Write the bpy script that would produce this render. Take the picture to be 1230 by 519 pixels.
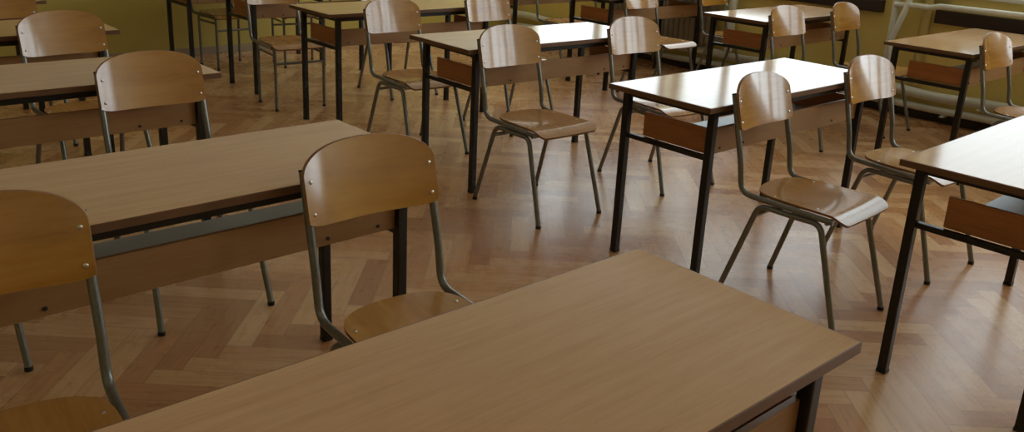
import bpy, bmesh, math, random
from mathutils import Vector, Matrix

for o in list(bpy.data.objects):
    bpy.data.objects.remove(o)
SC = bpy.context.scene
COL = SC.collection

# ------------------------------------------------------------------ camera
T = 0.733                      # heading of the desk rows in the room
CT, ST = math.cos(T), math.sin(T)
def RP(u, v, z=0.0):           # room coordinates (u along the rows, v towards the front) -> world
    return Vector((u*CT + v*ST, u*ST - v*CT, z))

F_PX, PITCH, ROLL, CAM_H, CY = 1030.3, 0.30525, 0.04968, 1.4721, 203.5
cam_d = bpy.data.cameras.new('camera'); cam = bpy.data.objects.new('camera', cam_d); COL.objects.link(cam)
cam_d.sensor_width = 36.0; cam_d.sensor_fit = 'HORIZONTAL'
cam_d.lens = F_PX/1230*36.0
cam_d.shift_y = -(259.5-CY)/1230
X = Vector((1, 0, 0)); U = Vector((0, math.sin(PITCH), math.cos(PITCH))); Fw = Vector((0, math.cos(PITCH), -math.sin(PITCH)))
Rv = X*math.cos(ROLL) + U*math.sin(ROLL); Vv = -X*math.sin(ROLL) + U*math.cos(ROLL)
m = Matrix.Identity(4)
for i in range(3):
    m[i][0] = Rv[i]; m[i][1] = Vv[i]; m[i][2] = -Fw[i]
m.translation = (0, 0, CAM_H)
cam.matrix_world = m
cam_d.clip_start = 0.02
cam_d.dof.use_dof = False
SC.camera = cam

# ------------------------------------------------------------------ colour management, sky, daylight
SC.view_settings.view_transform = 'Standard'; SC.view_settings.look = 'None'
SC.view_settings.gamma = 1.0; SC.view_settings.use_curve_mapping = False
SC.view_settings.exposure = 0.45
w = bpy.data.worlds.new('overcast_sky'); SC.world = w; w.use_nodes = True
bg = w.node_tree.nodes['Background']; bg.inputs['Color'].default_value = (0.80, 0.95, 1.0, 1); bg.inputs['Strength'].default_value = 1.0

ROOM = dict(u0=-2.2, u1=6.70, v0=-7.60, v1=4.0, h=3.5)
WIN = [(-7.42, -5.33), (-5.25, -3.20), (-2.68, -0.66), (-0.52, 1.5), (1.64, 3.66)]      # windows, v range
SILL = [0.90, 0.90, 0.97, 0.97, 0.97]
WZ0, WZ1 = 0.90, 3.15
SKY_RAD = 1.68
def aim(d):                     # an upright rectangle light shining along d
    z = -d; y = Vector((0, 0, 1)); x = y.cross(z)
    return Matrix((x, y, z)).transposed().to_euler()
WIN_LEVEL = [0.9, 0.86, 0.74, 1.4, 1.4]      # invented per-window levels: less glare on desks, more light from unseen front windows
for (a, b), WZ0, OUT in zip(WIN, SILL, WIN_LEVEL):
    L = bpy.data.lights.new('window_daylight', 'AREA'); L.shape = 'RECTANGLE'
    L.size = b-a; L.size_y = WZ1-WZ0
    L.energy = OUT*SKY_RAD*math.pi*L.size*L.size_y
    L.color = (0.86, 0.96, 1.0)
    o = bpy.data.objects.new('window_daylight', L); COL.objects.link(o)
    o.location = RP(ROOM['u1']+0.30, (a+b)/2, (WZ0+WZ1)/2)
    o.rotation_euler = aim(Vector((-CT, -ST, 0)))

# ------------------------------------------------------------------ node helpers
class NT:
    def __init__(s, name):
        s.m = bpy.data.materials.new(name); s.m.use_nodes = True
        s.t = s.m.node_tree; s.b = s.t.nodes['Principled BSDF']; s.n = s.t.nodes; s.l = s.t.links
    def node(s, typ, **kw):
        n = s.n.new(typ)
        for k, v in kw.items(): setattr(n, k, v)
        return n
    def put(s, sock, v):
        if hasattr(v, 'links') or hasattr(v, 'is_linked'): s.l.new(v, sock)
        elif v is not None: sock.default_value = v
    def math(s, op, a, b=None, c=None):
        n = s.node('ShaderNodeMath', operation=op)
        for i, v in enumerate((a, b, c)):
            if v is not None: s.put(n.inputs[i], v)
        return n.outputs[0]
    def noise(s, vec, scale, detail=2.0, rough=0.5):
        n = s.node('ShaderNodeTexNoise'); s.put(n.inputs['Vector'], vec)
        n.inputs['Scale'].default_value = scale; n.inputs['Detail'].default_value = detail; n.inputs['Roughness'].default_value = rough
        return n.outputs['Fac']
    def mapping(s, vec, scale=(1, 1, 1), rot=(0, 0, 0), loc=None):
        n = s.node('ShaderNodeMapping'); s.put(n.inputs['Vector'], vec)
        n.inputs['Scale'].default_value = scale; n.inputs['Rotation'].default_value = rot
        if loc is not None: s.put(n.inputs['Location'], loc)
        return n.outputs[0]
    def ramp(s, fac, stops):
        n = s.node('ShaderNodeValToRGB'); s.put(n.inputs[0], fac)
        e = n.color_ramp.elements
        while len(e) < len(stops): e.new(0.5)
        for el, (p, c) in zip(e, stops): el.position = p; el.color = (*c, 1)
        return n.outputs[0]
    def mix(s, fac, a, b, mode='MIX'):
        n = s.node('ShaderNodeMix', data_type='RGBA', blend_type=mode)
        s.put(n.inputs[0], fac)
        for sock, v in ((n.inputs[6], a), (n.inputs[7], b)):
            if isinstance(v, tuple): v = (*v, 1) if len(v) == 3 else v
            s.put(sock, v)
        return n.outputs[2]
    def obj(s): return s.node('ShaderNodeTexCoord').outputs['Object']
    def rnd(s): return s.node('ShaderNodeObjectInfo').outputs['Random']
    def rng(s, f, a, b):
        n = s.node('ShaderNodeMapRange'); s.put(n.inputs[0], f)
        n.inputs[3].default_value = a; n.inputs[4].default_value = b
        return n.outputs[0]
    def bump(s, h, strength, dist=0.001):
        n = s.node('ShaderNodeBump'); s.put(n.inputs['Height'], h)
        n.inputs['Strength'].default_value = strength; n.inputs['Distance'].default_value = dist
        s.l.new(n.outputs[0], s.b.inputs['Normal'])
    def set(s, **kw):
        for k, v in kw.items():
            k = k.replace('_', ' ')
            if isinstance(v, tuple) and len(v) == 3: v = (*v, 1)
            s.put(s.b.inputs[k], v)
        return s

def lin(r, g, b):
    f = lambda c: (c/255/12.92) if c/255 <= 0.04045 else ((c/255+0.055)/1.055)**2.4
    return (f(r), f(g), f(b))

def wood(name, cols, axis='x', stretch=14, scale=9, rough=(0.28, 0.4), bump=0.05, coat=0.0, wear=None, spec=None):
    s = NT(name); co = s.obj()
    r = s.rnd(); cx = s.node('ShaderNodeCombineXYZ')
    s.put(cx.inputs[0], s.math('MULTIPLY', r, 37.0)); s.put(cx.inputs[1], s.math('MULTIPLY', r, 17.0))
    sc = {'x': (1, stretch, stretch), 'y': (stretch, 1, stretch), 'z': (stretch, stretch, 1)}[axis]
    v = s.mapping(co, sc, loc=cx.outputs[0])
    n1 = s.noise(v, scale*0.35, 5, 0.6); n2 = s.noise(v, scale*1.6, 3, 0.6)
    f = s.math('ADD', s.math('MULTIPLY', n1, 0.65), s.math('MULTIPLY', n2, 0.35))
    c = s.ramp(f, [(0.33, cols[0]), (0.5, cols[1]), (0.68, cols[2])])
    if wear:
        vw = s.mapping(co, (1.0, 1.0, 1.0), loc=cx.outputs[0])
        nw = s.noise(vw, 3.5, 6, 0.62)
        fw = s.ramp(nw, [(0.45, (0, 0, 0)), (0.72, (1, 1, 1))])
        c = s.mix(s.math('MULTIPLY', fw, 0.2), c, wear)
    s.set(Base_Color=c, Roughness=s.rng(n1, *rough))
    if coat: s.set(Coat_Weight=coat, Coat_Roughness=0.1, Coat_IOR=1.62 if coat > .8 else 1.5)
    if spec is not None: s.set(Specular_IOR_Level=spec)
    s.bump(n2, bump)
    return s.m

def plain(name, col, rough=0.5, metal=0.0, vary=0.08, scale=20, bump=0.0, coat=0.0):
    s = NT(name); co = s.obj(); n = s.noise(co, scale, 4, 0.6)
    a = tuple(c*(1-vary) for c in col); b = tuple(min(1, c*(1+vary)) for c in col)
    s.set(Base_Color=s.ramp(n, [(0.3, a), (0.7, b)]), Roughness=s.rng(n, rough*0.85, min(1, rough*1.15)), Metallic=metal)
    if coat: s.set(Coat_Weight=coat, Coat_Roughness=0.15)
    if bump: s.bump(n, bump)
    return s.m

M = {}
M['laminate'] = wood('beech_laminate', [lin(210, 164, 117), lin(219, 175, 130), lin(226, 184, 140)], 'x', 16, 7, (0.09, 0.15), 0.015, wear=lin(206, 160, 118), spec=0.36)
M['edge'] = plain('brown_edge_band', lin(112, 78, 52), 0.4, vary=0.15, scale=8)
M['panel'] = wood('brown_veneer', [lin(148, 106, 64), lin(161, 118, 74), lin(171, 128, 82)], 'x', 12, 6, (0.42, 0.55), 0.03)
M['side'] = wood('orange_veneer', [lin(150, 92, 44), lin(168, 106, 56), lin(180, 118, 66)], 'y', 12, 6, (0.42, 0.55), 0.03)
M['shelf'] = plain('grey_laminate', lin(150, 152, 146), 0.35, vary=0.05)
M['black'] = plain('black_painted_steel', (0.006, 0.005, 0.005), 0.38, vary=0.3, scale=40)
M['tube'] = plain('grey_painted_tube', lin(124, 124, 118), 0.30, metal=0.5, vary=0.12, scale=60, coat=0.3)
M['cap'] = plain('dark_plastic', (0.012, 0.011, 0.010), 0.55)
M['screw'] = plain('bright_steel', (0.75, 0.75, 0.73), 0.28, metal=1.0)
M['ply'] = wood('amber_beech_plywood', [lin(168, 110, 38), lin(186, 128, 48), lin(198, 144, 62)], 'x', 9, 5, (0.2, 0.28), 0.01, coat=1.0)
M['seatply'] = wood('amber_beech_plywood_seat', [lin(172, 118, 58), lin(190, 136, 72), lin(202, 150, 84)], 'y', 9, 5, (0.2, 0.32), 0.02, coat=0.5, wear=lin(192, 150, 96))
M['plyedge'] = plain('plywood_edge', lin(150, 104, 62), 0.5, vary=0.2, scale=60)
def dado(name, low, high, z, scale):
    s = NT(name); n = s.noise(s.obj(), scale, 4, 0.6)
    geo = s.node('ShaderNodeSeparateXYZ'); s.put(geo.inputs[0], s.node('ShaderNodeNewGeometry').outputs['Position'])
    k = s.math('GREATER_THAN', geo.outputs[2], z)
    f = lambda c, q: tuple(min(1, x*q) for x in c)
    s.set(Base_Color=s.mix(k, s.ramp(n, [(0.3, f(low, .94)), (0.7, f(low, 1.06))]), s.ramp(n, [(0.3, f(high, .97)), (0.7, f(high, 1.03))])), Roughness=s.rng(n, .4, .55))
    return s.m
M['wall_back'] = dado('olive_yellow_dado_paint', lin(198, 176, 88), lin(228, 222, 202), 1.45, 1.6)
M['wall_win'] = dado('ochre_dado_paint', lin(232, 208, 122), lin(228, 222, 202), 1.45, 2.0)
M['ceiling'] = plain('white_ceiling_paint', lin(240, 238, 228), 0.8, vary=0.02)
M['board'] = plain('dark_brown_paint', lin(46, 32, 28), 0.4, vary=0.2, scale=10)
M['baseboard_light'] = plain('faded_cream_paint', lin(168, 150, 120), 0.5, vary=0.15, scale=6)
M['white'] = plain('white_gloss_paint', lin(228, 228, 216), 0.3, vary=0.06, scale=9, bump=0.1)
M['pipe_yellow'] = plain('yellow_gloss_paint', lin(200, 178, 110), 0.4, vary=0.05)
M['radiator'] = plain('grey_radiator_paint', lin(150, 142, 124), 0.42, vary=0.08, scale=8)
M['frame'] = plain('window_frame_paint', lin(225, 225, 215), 0.35)

def glass():
    s = NT('window_glass'); n = s.n
    tr = s.node('ShaderNodeBsdfTransparent'); gl = s.node('ShaderNodeBsdfGlossy'); gl.inputs['Roughness'].default_value = 0.02
    lw = s.node('ShaderNodeLayerWeight')
    fr = s.node('ShaderNodeMath', operation='MULTIPLY_ADD'); s.l.new(s.math('POWER', lw.outputs['Facing'], 5.0), fr.inputs[0])
    fr.inputs[1].default_value = 0.5; fr.inputs[2].default_value = 0.02
    mx = s.node('ShaderNodeMixShader'); s.l.new(fr.outputs[0], mx.inputs[0]); s.l.new(tr.outputs[0], mx.inputs[1]); s.l.new(gl.outputs[0], mx.inputs[2])
    s.l.new(mx.outputs[0], s.n['Material Output'].inputs['Surface']); return s.m
M['glass'] = glass()

def parquet():
    s = NT('herringbone_parquet'); co = s.obj()
    W_, N = 0.085, 5
    v = s.mapping(co, (1/W_, 1/W_, 1), rot=(0, 0, math.radians(-3)+0.055))
    sp = s.node('ShaderNodeSeparateXYZ'); s.put(sp.inputs[0], v); x, y = sp.outputs[0], sp.outputs[1]
    i = s.math('FLOOR', x); j = s.math('FLOOR', y)
    fx = s.math('FRACT', x); fy = s.math('FRACT', y)
    d = s.math('SUBTRACT', i, j)
    k = s.math('SUBTRACT', d, s.math('MULTIPLY', s.math('FLOOR', s.math('DIVIDE', s.math('ADD', d, 0.01), 2*N)), 2*N))
    hz = s.math('LESS_THAN', k, N-0.5)                                    # 1 = plank along x
    la_h = s.math('ADD', fx, k); la_v = s.math('ADD', fy, s.math('SUBTRACT', 2*N-1, k))
    inv = s.math('SUBTRACT', 1.0, hz)
    la = s.math('ADD', s.math('MULTIPLY', la_h, hz), s.math('MULTIPLY', la_v, inv))       # 0..N along
    lb = s.math('ADD', s.math('MULTIPLY', fy, hz), s.math('MULTIPLY', fx, inv))           # 0..1 across
    ida = s.math('ADD', s.math('MULTIPLY', s.math('SUBTRACT', i, k), hz), s.math('MULTIPLY', i, inv))
    idb = s.math('ADD', s.math('MULTIPLY', j, hz), s.math('MULTIPLY', s.math('ADD', j, k), inv))
    cid = s.node('ShaderNodeCombineXYZ'); s.put(cid.inputs[0], ida); s.put(cid.inputs[1], idb); s.put(cid.inputs[2], s.math('MULTIPLY', hz, 7.0))
    wn = s.node('ShaderNodeTexWhiteNoise', noise_dimensions='3D'); s.put(wn.inputs['Vector'], cid.outputs[0]); r = wn.outputs['Value']
    gv = s.node('ShaderNodeCombineXYZ'); s.put(gv.inputs[0], s.math('ADD', s.math('MULTIPLY', la, 0.25), s.math('MULTIPLY', r, 50.0)))
    s.put(gv.inputs[1], s.math('ADD', s.math('MULTIPLY', lb, 2.2), s.math('MULTIPLY', r, 90.0)))
    g = s.noise(gv.outputs[0], 2.2, 5, 0.6)
    base = s.ramp(r, [(0.0, lin(184, 126, 80)), (0.3, lin(202, 146, 97)), (0.65, lin(214, 160, 110)), (1.0, lin(230, 184, 134))])
    gr = s.ramp(g, [(0.3, (0.80, 0.76, 0.70)), (0.55, (1, 1, 1)), (0.8, (1.0, 1.0, 1.0))])
    c = s.mix(1.0, base, gr, 'MULTIPLY')
    # joints between the blocks
    ea = s.math('MINIMUM', la, s.math('SUBTRACT', float(N), la)); eb = s.math('MINIMUM', lb, s.math('SUBTRACT', 1.0, lb))
    e = s.math('MINIMUM', ea, eb)
    jn = s.math('LESS_THAN', e, 0.022)
    c = s.mix(s.math('MULTIPLY', jn, 0.35), c, lin(96, 62, 40))
    # worn, dusty lanes
    wv = s.noise(co, 1.3, 6, 0.65)
    c = s.mix(s.math('MULTIPLY', s.ramp(wv, [(0.4, (0, 0, 0)), (0.7, (1, 1, 1))]), 0.15), c, lin(176, 150, 124))
    fine = s.noise(co, 14.0, 5, 0.7)
    ro = s.math('ADD', s.rng(fine, 0.17, 0.36), s.math('MULTIPLY', s.rng(wv, -0.06, 0.10), 1.0))
    s.set(Base_Color=c, Roughness=ro, Specular_IOR_Level=0.25, Coat_Weight=0.25, Coat_Roughness=0.26)
    h = s.math('ADD', s.math('MULTIPLY', s.math('SUBTRACT', 1.0, jn), 0.6), s.math('ADD', s.math('MULTIPLY', r, 0.3), s.math('MULTIPLY', g, 0.15)))
    s.bump(h, 0.07, 0.001)
    return s.m
M['parquet'] = parquet()

# ------------------------------------------------------------------ mesh helpers
def box(bm, c, s, rot=None, bev=0.0):
    r = bmesh.ops.create_cube(bm, size=1.0); vs = r['verts']
    for v in vs: v.co = Vector((v.co.x*s[0], v.co.y*s[1], v.co.z*s[2]))
    if bev:
        es = list({e for v in vs for e in v.link_edges})
        rb = bmesh.ops.bevel(bm, geom=es, offset=bev, segments=2, affect='EDGES', profile=0.6)
        vs = list({v for f in rb['faces'] for v in f.verts} | {v for v in vs if v.is_valid})
    for v in vs:
        if rot: v.co = rot @ v.co
        v.co = v.co + Vector(c)

def fillet(pts, rad, seg=6):
    """replace inner corners of a polyline by arcs"""
    P = [Vector(p) for p in pts]; out = [P[0]]
    for i in range(1, len(P)-1):
        a, b, c = P[i-1], P[i], P[i+1]; r = rad if not isinstance(rad, (list, tuple)) else rad[i-1]
        d1 = (a-b).normalized(); d2 = (c-b).normalized()
        ang = d1.angle(d2); tl = min(r/math.tan(ang/2), (a-b).length*0.49, (c-b).length*0.49)
        p1 = b+d1*tl; p2 = b+d2*tl
        for k in range(seg+1):
            t = k/seg; out.append((1-t)**2*p1 + 2*t*(1-t)*b + t*t*p2)
    out.append(P[-1]); return out

def tube(bm, pts, r, n=12, cap=True):
    P = [Vector(p) for p in pts]; rings = []
    t0 = (P[1]-P[0]).normalized()
    up = Vector((0, 0, 1)) if abs(t0.z) < 0.9 else Vector((1, 0, 0))
    nrm = (up - t0*up.dot(t0)).normalized()
    for i, p in enumerate(P):
        t = ((P[min(i+1, len(P)-1)]-P[max(i-1, 0)])).normalized()
        nrm = (nrm - t*nrm.dot(t)).normalized(); bi = t.cross(nrm)
        rr = r[i] if isinstance(r, (list, tuple)) else r
        rings.append([bm.verts.new(p + (nrm*math.cos(2*math.pi*k/n) + bi*math.sin(2*math.pi*k/n))*rr) for k in range(n)])
    for a, b in zip(rings, rings[1:]):
        for k in range(n): bm.faces.new((a[k], a[(k+1) % n], b[(k+1) % n], b[k]))
    if cap: bm.faces.new(list(reversed(rings[0]))); bm.faces.new(rings[-1])

def obj(name, bm, mat, parent=None, smooth=True, angle=40):
    bmesh.ops.recalc_face_normals(bm, faces=bm.faces)
    me = bpy.data.meshes.new(name); bm.to_mesh(me); bm.free()
    for mm in (mat if isinstance(mat, (list, tuple)) else [mat]): me.materials.append(mm)
    if smooth:
        me.polygons.foreach_set('use_smooth', [True]*len(me.polygons))
        try: me.set_sharp_from_angle(angle=math.radians(angle))
        except Exception: pass
    o = bpy.data.objects.new(name, me); COL.objects.link(o)
    if parent: o.parent = parent
    return o
def empty(name):
    o = bpy.data.objects.new(name, None); COL.objects.link(o); o.empty_display_size = 0.1; return o
def tag(o, label=None, cat=None, group=None, kind=None):
    for k, v in (('label', label), ('category', cat), ('group', group), ('kind', kind)):
        if v: o[k] = v
    return o
def copy_tree(o, parent=None):
    c = o.copy(); COL.objects.link(c); c.parent = parent
    for k in [ch for ch in bpy.data.objects if ch.parent == o]: copy_tree(k, c)
    return c
B = bmesh.new

# ------------------------------------------------------------------ room shell (built in room axes, turned by T)
SHELL_ROT = Matrix.Rotation(T, 3, 'Z')
def rbox(bm, u0, u1, v0, v1, z0, z1, bev=0.0):
    """axis-aligned box in room coordinates"""
    c = RP((u0+u1)/2, (v0+v1)/2, (z0+z1)/2)
    box(bm, c, (abs(u1-u0), abs(v1-v0), abs(z1-z0)), SHELL_ROT, bev)
def struct(name, bm, mat, parent=None, smooth=False):
    o = obj(name, bm, mat, parent, smooth)
    if parent is None: o['kind'] = 'structure'
    return o
u0, u1, v0, v1, H = (ROOM[k] for k in ('u0', 'u1', 'v0', 'v1', 'h'))
b = B(); rbox(b, u0-.2, u1+.35, v0-.2, v1+.2, -0.1, 0.0); struct('floor', b, M['parquet'])
b = B(); rbox(b, u0-.2, u1+.35, v0-.2, v1+.2, H, H+0.1); struct('ceiling', b, M['ceiling'])
b = B(); rbox(b, u0-.2, u1+.35, v0-.2, v0, 0, H); struct('wall_back', b, M['wall_back'])
b = B(); rbox(b, u0-.2, u1+.35, v1, v1+.2, 0, H); struct('wall_front', b, M['wall_back'])
b = B(); rbox(b, u0-.2, u0, v0, v1, 0, H); struct('wall_left', b, M['wall_back'])
# window wall with openings
b = B(); rbox(b, u1, u1+.35, v0, v1, 0, .87); rbox(b, u1, u1+.35, v0, v1, WZ1, H); rbox(b, u1, u1+.35, -2.9, v1, .87, .94)
edges = [v0] + [x for w_ in WIN for x in w_] + [v1]
for k in range(0, len(edges), 2): rbox(b, u1, u1+.35, edges[k], edges[k+1], .87, WZ1)
struct('wall_right', b, M['wall_win'])
for i, (a, c) in enumerate(WIN):
    WZ0 = SILL[i]
    b = B(); fu = u1+.16
    for (p, q, r, s_) in ((a, a+.06, WZ0, WZ1), (c-.06, c, WZ0, WZ1), (a+.06, c-.06, WZ0, WZ0+.07), (a+.06, c-.06, WZ1-.06, WZ1),
                          ((a+c)/2-.045, (a+c)/2+.045, WZ0+.07, WZ1-.06), (a+.06, (a+c)/2-.045, 2.16, 2.22), ((a+c)/2+.045, c-.06, 2.16, 2.22)):
        rbox(b, fu, fu+.07, p, q, r, s_, 0.004)
    wn = struct('window_%d' % (i+1), b, M['frame'])
    b = B(); rbox(b, fu+.03, fu+.036, a+.05, c-.05, WZ0+.05, WZ1-.05); obj('window_pane', b, M['glass'], wn, False)
    b = B(); rbox(b, u1-.03, fu, a-.04, c+.04, WZ0-.03, WZ0, 0.006); obj('window_sill', b, M['frame'], wn)
# baseboards
b = B(); rbox(b, u0, u1-.02, v0, v0+.018, 0, 0.068, 0.004); struct('baseboard_back', b, M['baseboard_light'])
b = B(); rbox(b, u1-.018, u1, v0+.02, v1, 0, 0.085, 0.004); struct('baseboard_right', b, M['board'])
# dark boards along the wall below the sills, broken at the pipe riser
b = B(); rbox(b, u1-.05, u1, -6.2, -3.17, 0.76, 0.855, 0.006); struct('trim_1', b, M['board'])
b = B(); rbox(b, u1-.05, u1, -2.76, 1.6, 0.735, 0.835, 0.006); struct('trim_2', b, M['board'])

# ------------------------------------------------------------------ pipes and radiator on the window wall
rnd = random.Random(5)
def wob(v, amp, ph): return amp*(math.sin(v*3.1+ph)+0.6*math.sin(v*7.7+ph*2))
def bracket(parent, v, z, r):
    b = B(); rbox(b, u1-.085, u1, v-.012, v+.012, z-r-.012, z-r+.004); rbox(b, u1-.085-r, u1-.07+r, v-.012, v+.012, z-r-.01, z-r-.002)
    obj('bracket', b, M['white'], parent)
def wall_pipe(name, pts, r, mat, label, fil=None, brackets=()):
    b = B(); tube(b, fillet(pts, fil, 6) if fil else pts, r, 14); o = obj(name, b, mat)
    tag(o, label, 'pipe')
    for v, z in brackets: bracket(o, v, z, r)
    return o
pu = u1-.07
wall_pipe('heating_pipe', [RP(pu+wob(v, .003, 1), v, 0.212+wob(v, .010, 0)) for v in [v0+.05+0.12*k for k in range(int((v1-v0-.1)/.12))]], 0.038, M['white'],
          'thick white heating pipe running low along the window wall, upper of the two', brackets=((-6.6, .215), (-4.3, .215), (-2.3, .215), (0.2, .215)))
wall_pipe('heating_pipe', [RP(pu+wob(v, .003, 2), v, 0.098+wob(v, .007, 3)) for v in [v0+.05+0.12*k for k in range(int((v1-v0-.1)/.12))]], 0.028, M['white'],
          'thinner white heating pipe just above the floor, under the thick one', brackets=((-6.5, .098), (-4.2, .098), (-2.55, .098), (0.3, .098)))
wall_pipe('riser_pipe', [RP(pu, -3.06, 0.245)] + [RP(pu, -3.055+wob(z, .006, 0), z) for z in (0.5, 0.8, 1.1, 1.6, 2.2, 2.8, H-.005)], 0.027, M['white'],
          'straight white vertical pipe at the pier, left of the bent one')
wall_pipe('riser_pipe', [RP(pu-.005, -3.0, 0.12), RP(pu-.065, -3.0, 0.13), RP(pu-.065, -3.0, 0.45), RP(pu-.055, -3.02, 0.58), RP(pu-.05, -2.955, 0.80), RP(pu-.02, -2.93, 0.95), RP(pu-.02, -2.92, 2.0), RP(pu-.02, -2.92, H-.005)], 0.023, M['white'],
          'crooked white vertical pipe leaning beside the straight riser', fil=0.06)
wall_pipe('riser_pipe', [RP(u1-.04, -2.825, 0.252), RP(u1-.04, -2.823, 1.5), RP(u1-.04, -2.82, H-.005)], 0.036, M['pipe_yellow'],
          'yellow painted vertical pipe on the wall, right of the white ones')
wall_pipe('rail_pipe', [RP(pu-.02, -3.05, 0.842), RP(pu-.05, -2.87, 0.852), RP(pu-.05, -2.78, 0.850), RP(pu-.055, -2.70, 0.868), RP(pu-.05, -2.16, 0.872), RP(pu-.05, -1.0, 0.885), RP(pu-.05, 1.5, 0.90)], 0.021, M['white'],
          'white horizontal pipe running above the dark board on the window wall', fil=0.1)
wall_pipe('riser_pipe', [RP(pu-.02, -4.50, 0.252), RP(pu-.02, -4.50, 1.6), RP(pu-.02, -4.50, H-.005)], 0.036, M['white'],
          'white vertical pipe right beside the grey radiator')
def radiator(va, vb, z0, z1, uu, depth=0.11):
    root = empty('cast_iron_radiator'); n = int((vb-va)/0.06)
    tag(root, 'grey ribbed radiator under the window by the far corner', 'radiator'); root.location = RP(uu, (va+vb)/2, 0)
    inv = Matrix.Translation(-root.location)
    def mk(nm, bm, mat):
        bmesh.ops.transform(bm, matrix=inv, verts=bm.verts); return obj(nm, bm, mat, root)
    for k in range(n):
        v = va+0.03+k*0.06
        b = B(); rbox(b, uu-depth/2, uu+depth/2, v-.027, v+.027, z0, z1, 0.014); mk('radiator_section', b, M['radiator'])
    for v in (va+.12, vb-.12):
        b = B(); rbox(b, uu-.05, u1, v-.015, v+.015, z0-.02, z0-.001); mk('bracket', b, M['radiator'])
    b = B(); tube(b, [RP(uu, vb-.01, z1-.08), RP(uu, vb+.075, z1-.08)], 0.012); mk('connection_pipe', b, M['white'])
radiator(-5.92, -4.62, 0.285, 0.74, u1-.115)

# ------------------------------------------------------------------ desk
DL, DW, DH = 1.328, 0.518, 0.76
def make_desk():
    r = empty('school_desk')
    hx, hy = DL/2, DW/2           # local: X along the row, -Y towards the front
    b = B(); box(b, (0, 0, DH-.010), (DL-.006, DW-.006, .020), bev=0.0015); top = obj('tabletop', b, M['laminate'], r, False)
    b = B()
    # edge band: a rim of four strips with a soft corner
    for (c, s_) in (((0, hy-.002, DH-.0115), (DL, .004, .021)), ((0, -hy+.002, DH-.0115), (DL, .004, .021)),
                    ((hx-.002, 0, DH-.0115), (.004, DW-.008, .021)), ((-hx+.002, 0, DH-.0115), (.004, DW-.008, .021))):
        box(b, c, s_, bev=0.001)
    obj('edge_band', b, M['edge'], top, False)
    lx, ly = hx-.082, hy-.042
    for sx in (-1, 1):
        for sy in (-1, 1):
            b = B(); box(b, (sx*lx, sy*ly, (.012+.737)/2), (.031, .031, .725), bev=0.004); leg = obj('leg', b, M['black'], r, False)
            b = B(); box(b, (sx*lx, sy*ly, .007), (.0335, .0335, .014), bev=0.003); obj('foot_cap', b, M['cap'], leg)
    b = B()
    for sy in (-1, 1): box(b, (0, sy*ly, .723), (2*lx-.031, .022, .028), bev=0.002)
    for sx in (-1, 1): box(b, (sx*lx, 0, .723), (.022, 2*ly-.031, .028), bev=0.002)
    obj('frame', b, M['black'], r, False)
    for sx in (-1, 1):
        b = B(); box(b, (sx*lx, 0, .541), (.022, 2*ly-.031, .020), bev=0.002); obj('crossbar', b, M['black'], r, False)
    ya, yb = hy-.135, -hy+.062      # rear and front of the book shelf
    xs = lx-.013
    b = B(); box(b, (0, (ya+yb)/2, .557), (2*xs, ya-yb, .009), bev=0.001); obj('shelf', b, M['shelf'], r, False)
    for sx in (-1, 1):
        b = B(); box(b, (sx*(xs+.002), (ya+yb)/2, .607), (.014, ya-yb, .100), bev=0.0015); obj('side_panel', b, M['side'], r, False)
    b = B(); box(b, (0, yb-.008, .605), (2*xs+.020, .014, .104), bev=0.0015); obj('front_panel', b, M['panel'], r, False)
    for sx in (-1, 1):
        for x_ in (sx*(xs-.06), sx*(xs-.22)):
            b = B(); tube(b, [(x_, yb-.014, .572), (x_, yb-.018, .572)], .005, 10); obj('bolt', b, M['cap'], r)
    return r

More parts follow.
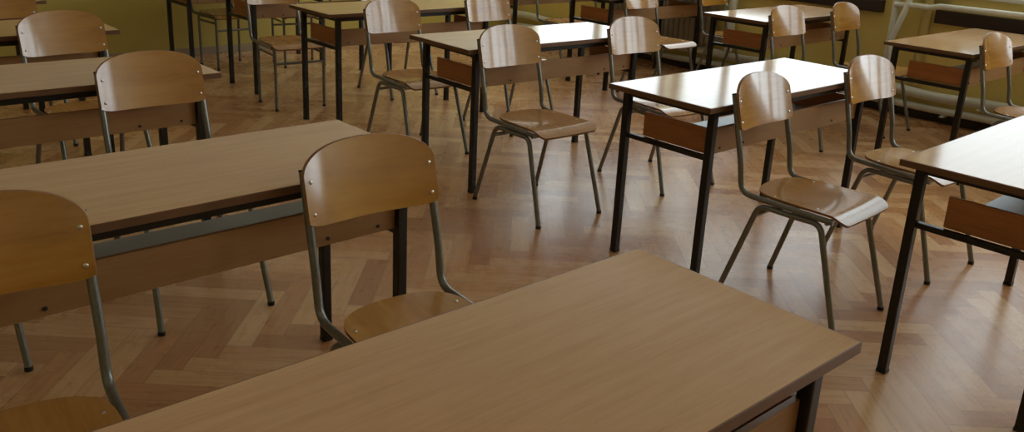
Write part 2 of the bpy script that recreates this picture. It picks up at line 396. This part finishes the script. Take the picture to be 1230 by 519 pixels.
# ------------------------------------------------------------------ chair
def make_chair(straight=False):
    r = empty('school_chair')
    R_ = 0.0112
    P_ = lambda x, f, z: Vector((x, -f, z))          # f = forward
    def fz(z): return -.322 + (.80-z)*.25      # axis of the back posts, leaning back
    # back posts run down, bend and carry the seat
    for s in (-1, 1):
        b = B()
        pts = fillet([P_(s*.181, fz(.805), .805), P_(s*.184, fz(.55), .55), P_(s*.184, -.262+.02, .437), P_(s*.182, .135, .428)], [0.3, 0.055], 8)
        tube(b, pts, R_, 12); post = obj('back_post', b, M['tube'], r)
        b = B(); tube(b, [P_(s*.181, fz(.805), .8055), P_(s*.181, fz(.812), .811)], R_*1.03, 12); obj('post_cap', b, M['cap'], post)
    if not straight:
        rf, rt, ftp, ff = (.205, -.279), (.182, -.178), (.182, .100), (.199, .212)
        for s in (-1, 1):
            b = B(); tube(b, fillet([P_(s*rf[0], rf[1], .012), P_(s*rt[0], rt[1]+.018, .409), P_(s*.181, -.02, .4065)], .05, 8), R_, 12); lg = obj('leg', b, M['tube'], r)
            b = B(); tube(b, [P_(s*rf[0], rf[1], 0.0), P_(s*rf[0], rf[1], .014)], R_*1.15, 12); obj('foot_cap', b, M['cap'], lg)
            b = B(); tube(b, fillet([P_(s*ff[0], ff[1], .012), P_(s*ftp[0], ftp[1]-.01, .409), P_(s*.181, -.02, .4065)], .05, 8), R_, 12); lg = obj('leg', b, M['tube'], r)
            b = B(); tube(b, [P_(s*ff[0], ff[1], 0.0), P_(s*ff[0], ff[1], .014)], R_*1.15, 12); obj('foot_cap', b, M['cap'], lg)
        b = B(); tube(b, [P_(-.186, -.176, .362), P_(.186, -.176, .362)], .009, 10); obj('stretcher', b, M['tube'], r)
        b = B()
        for f in (-.08, .11): tube(b, [P_(-.181, f, .418), P_(.181, f, .418)], .008, 8)
        obj('seat_rail', b, M['tube'], r)
    else:
        for s in (-1, 1):
            for f in (-.135, .165):
                b = B(); tube(b, [P_(s*.176, f, .012), P_(s*.178, f, .426)], R_*.95, 12); lg = obj('leg', b, M['tube'], r)
                b = B(); tube(b, [P_(s*.176, f, 0.0), P_(s*.176, f, .014)], R_*1.1, 12); obj('foot_cap', b, M['cap'], lg)
            b = B(); tube(b, [P_(s*.178, -.135, .385), P_(s*.178, .165, .385)], .009, 10); obj('stretcher', b, M['tube'], r)
        b = B(); tube(b, [P_(-.176, .165, .325), P_(.176, .165, .325)], .009, 10); obj('stretcher', b, M['tube'], r)
        b = B()
        for f in (-.08, .11): tube(b, [P_(-.181, f, .420), P_(.181, f, .420)], .008, 8)
        obj('seat_rail', b, M['tube'], r)
    # backrest: one curved plywood shell
    NX, NZ, hw, th = 28, 14, .190, .010
    def ztop(x): return .795 + .074*(max(0.0, 1-abs(x/hw)**2.5))**(1/2.0)
    def zbot(x): return .672 + .012*abs(x/hw)**10 - .003*(1-(x/hw)**2)
    b = B(); front = []; back = []
    for i in range(NX+1):
        x = hw*math.sin(math.pi*(i/NX-.5)); fr = []; bk = []
        for j in range(NZ+1):
            z = zbot(x) + (ztop(x)-zbot(x))*j/NZ
            dish = .030*(1-(x/.19)**2)
            f = fz(z)+R_+th+.001-dish
            fr.append(b.verts.new(P_(x, f, z)))
            nx = 2*.024*x/.19**2*-1
            nv = Vector((0.31*(x/.19), -1, 0)).normalized()
            bk.append(b.verts.new(P_(x + nv.x*th*.98, f + nv.y*th, z)))
        front.append(fr); back.append(bk)
    for i in range(NX):
        for j in range(NZ):
            b.faces.new((front[i][j], front[i+1][j], front[i+1][j+1], front[i][j+1]))
            b.faces.new((back[i][j], back[i][j+1], back[i+1][j+1], back[i+1][j]))
    def rim(a1, a2, b1, b2): f_ = b.faces.new((a1, a2, b2, b1)); f_.material_index = 1
    for i in range(NX):
        rim(front[i][0], front[i+1][0], back[i][0], back[i+1][0]); rim(front[i][NZ], front[i+1][NZ], back[i][NZ], back[i+1][NZ])
    for j in range(NZ):
        rim(front[0][j], front[0][j+1], back[0][j], back[0][j+1]); rim(front[NX][j], front[NX][j+1], back[NX][j], back[NX][j+1])
    br = obj('backrest', b, [M['ply'], M['plyedge']], r, angle=50)
    for s in (-1, 1):
        for z in (.703, .782):
            b = B(); f = fz(z)+R_+th+.001-.030*(1-(.173/.19)**2)
            tube(b, [P_(s*.173, f-.004, z), P_(s*.173, f+.0012, z), P_(s*.173, f+.0028, z)], [.0055, .0055, .0032], 10); obj('screw', b, M['screw'], br)
    # seat: dished plywood with a front waterfall edge
    NXs, NY = 26, 30; b = B(); topv = []; botv = []
    f0, f1 = -.228, .183
    def halfw(f):
        wf = .168 + (.187-.168)*(f-f0)/(f1-f0)
        tr = (f-f0)/.13
        if tr < 1: wf *= max(0.0, 1-(1-max(tr, 0))**2.6)**(1/2.4)*.999+.001
        tf = (f1-f)/.035
        if tf < 1: wf -= .032*(1-math.sqrt(max(0, 1-(1-max(tf, 0))**2)))
        return wf
    for j in range(NY+1):
        q = j/NY; f = f0+(f1-f0)*(0.5-0.5*math.cos(math.pi*q)); hwf = halfw(f); tr_, bt_ = [], []
        for i in range(NXs+1):
            a = i/NXs*2-1; x = hwf*math.sin(a*math.pi/2)
            z = .4495 + .004*(x/.187)**2
            z -= .011*math.exp(-((f+.06)/.11)**2)*(1-(x/.19)**2)
            z += .003*max(0, (-f-.12)/.11)
            cur = max(0.0, (f-.115)/.068); z -= .026*cur**2
            tr_.append(b.verts.new(P_(x, f, z)))
            bt_.append(b.verts.new(P_(x*.995, f-(.004 if cur > .6 else 0), z-.0095)))
        topv.append(tr_); botv.append(bt_)
    for j in range(NY):
        for i in range(NXs):
            b.faces.new((topv[j][i], topv[j][i+1], topv[j+1][i+1], topv[j+1][i]))
            b.faces.new((botv[j][i], botv[j+1][i], botv[j+1][i+1], botv[j][i+1]))
        rim(topv[j][0], topv[j+1][0], botv[j][0], botv[j+1][0]); rim(topv[j][NXs], topv[j+1][NXs], botv[j][NXs], botv[j+1][NXs])
    for i in range(NXs):
        rim(topv[0][i], topv[0][i+1], botv[0][i], botv[0][i+1]); rim(topv[NY][i], topv[NY][i+1], botv[NY][i], botv[NY][i+1])
    st = obj('seat', b, [M['seatply'], M['plyedge']], r, angle=50)
    for s in (-1, 1):
        for f in (-.12, .055):
            b = B(); z = .4495+.004*(.150/.187)**2 - .011*math.exp(-((f+.06)/.11)**2)*(1-(.150/.19)**2)
            tube(b, [P_(s*.150, f, z-.004), P_(s*.150, f, z+.0008), P_(s*.150, f, z+.002)], [.005, .005, .003], 10); obj('screw', b, M['screw'], st)
    return r

DESKS = [   # u, v, theta, label
    (0.048, -1.107, .730, 'large foreground school desk with worn beech top filling the bottom of the picture'),
    (0.058, -2.386, .744, 'school desk directly behind the nearest desk on the left, bare beech top'),
    (0.042, -3.790, .733, 'school desk third from the front in the left column, between two chair backs'),
    (0.040, -5.000, .733, 'school desk fourth from the front in the left column, its corner beyond a chair back'),
    (0.020, -6.260, .733, 'school desk by the olive wall at the top left corner, only an edge showing'),
    (2.615, -1.106, .747, 'school desk at the right edge, top mirroring the window in white'),
    (2.641, -2.358, .732, 'school desk in the centre right with shining white top, whole desk in view'),
    (2.612, -3.765, .711, 'school desk half cream and half glaring white, behind the reddish brown chair'),
    (2.606, -5.110, .729, 'school desk with cream-coloured top near the top edge, left of centre'),
    (2.655, -6.385, .733, 'school desk cut off by the top edge, behind the straight-legged chair with a low bar'),
    (2.540, -7.300, .733, 'school desk against the olive back wall, only its black legs showing at top left'),
    (5.133, -2.398, .731, 'school desk by the white wall pipes at right with reddish brown top'),
    (5.151, -3.758, .746, 'school desk under the dark wall board at top right, pale reflecting top'),
    (5.130, -5.170, .733, 'school desk in front of the grey radiator, its front panel level with the chair backs'),
    (5.130, -6.330, .733, 'school desk in the far corner where the olive wall meets the window wall'),
]
proto = make_desk()
for i, (u, v, th, lab) in enumerate(DESKS):
    d = proto if i == 0 else copy_tree(proto)
    c = RP(u, v) + Vector((math.cos(th), math.sin(th), 0))*DL/2 + Vector((math.sin(th), -math.cos(th), 0))*DW/2
    d.location = (c.x, c.y, 0); d.rotation_euler = (0, 0, th)
    tag(d, lab, 'desk', 'school desks in three columns')

CHAIRS = [   # x, y, theta, straight-legged, label
    (-0.170, 1.874, .685, 0, 'amber school chair behind the foreground desk, its whole curved backrest in view'),
    (-0.843, 1.300, .650, 0, 'school chair cut off by the lower left edge, yellowish backrest corner and seat'),
    (1.185, 3.089, .774, 0, 'school chair standing free in front of the white-topped centre desk, front of seat shining'),
    (1.802, 3.638, .678, 0, 'school chair with pale streaked backrest, seat reaching under the right edge desk'),
    (0.154, 4.057, .695, 0, 'reddish brown school chair in the middle of the photo, seat and all legs fully visible'),
    (0.836, 4.621, .648, 0, 'school chair tucked under the shining white centre desk, white glare on backrest'),
    (-1.154, 2.890, .721, 0, 'amber school chair behind the second desk on the left, wide backrest before a brown panel'),
    (-1.763, 2.365, .733, 0, 'school chair outside the left edge, only its front foot under the second desk'),
    (-1.930, 3.810, .805, 0, 'amber school chair against the olive wall, second backrest back in the left column'),
    (-2.801, 4.734, .733, 0, 'school chair in the top left corner, only the lower right of its backrest in view'),
    (-0.564, 4.966, .714, 0, 'orange-brown school chair with bright glare stripe, before the cream-topped desk'),
    (-0.012, 5.675, 0.744, 0, 'school chair with pale backrest between the cream desk and the half white desk'),
    (-1.601, 5.980, 0.660, 1, 'straight-legged school chair at top left with a low front bar, seat wholly in view'),
    (-0.900, 6.530, .689, 0, 'school chair hidden behind the cream-topped desk, only legs showing under its panel'),
    (-2.466, 7.240, .800, 1, 'straight-legged school chair nearest the olive wall, framed by black desk legs'),
    (-1.912, 7.457, 3.735, 1, 'straight-legged school chair seen below the cream desk corner, near the back wall'),
    (2.952, 4.726, .711, 0, 'school chair at the right edge in front of the reddish desk, narrow pale backrest'),
    (2.017, 5.671, .693, 0, 'school chair with pale yellow backrest before the pale desk under the dark wall board'),
    (2.579, 6.109, .748, 0, 'golden school chair beside the ochre wall at top right, just left of the pipes'),
    (1.881, 7.388, .775, 0, 'school chair near the radiator behind the pale desk at top right, backrest mostly cut off'),
    (1.172, 6.856, .701, 0, 'school chair with reddish seat and bright front edge before the radiator desk'),
    (0.452, 7.723, 0.570, 0, 'school chair with tan seat just above the glaring white half of the desk'),
    (1.035, 8.266, 0.733, 0, 'school chair at the top edge behind the radiator desk, only a post and seat showing'),
]
pc = {0: make_chair(False), 1: make_chair(True)}; used = set()
for (x, y, th, kind, lab) in CHAIRS:
    c = copy_tree(pc[kind]) if kind in used else pc[kind]; used.add(kind)
    c.location = (x, y, 0); c.rotation_euler = (0, 0, th)
    tag(c, lab, 'chair', 'school chairs at the desks')
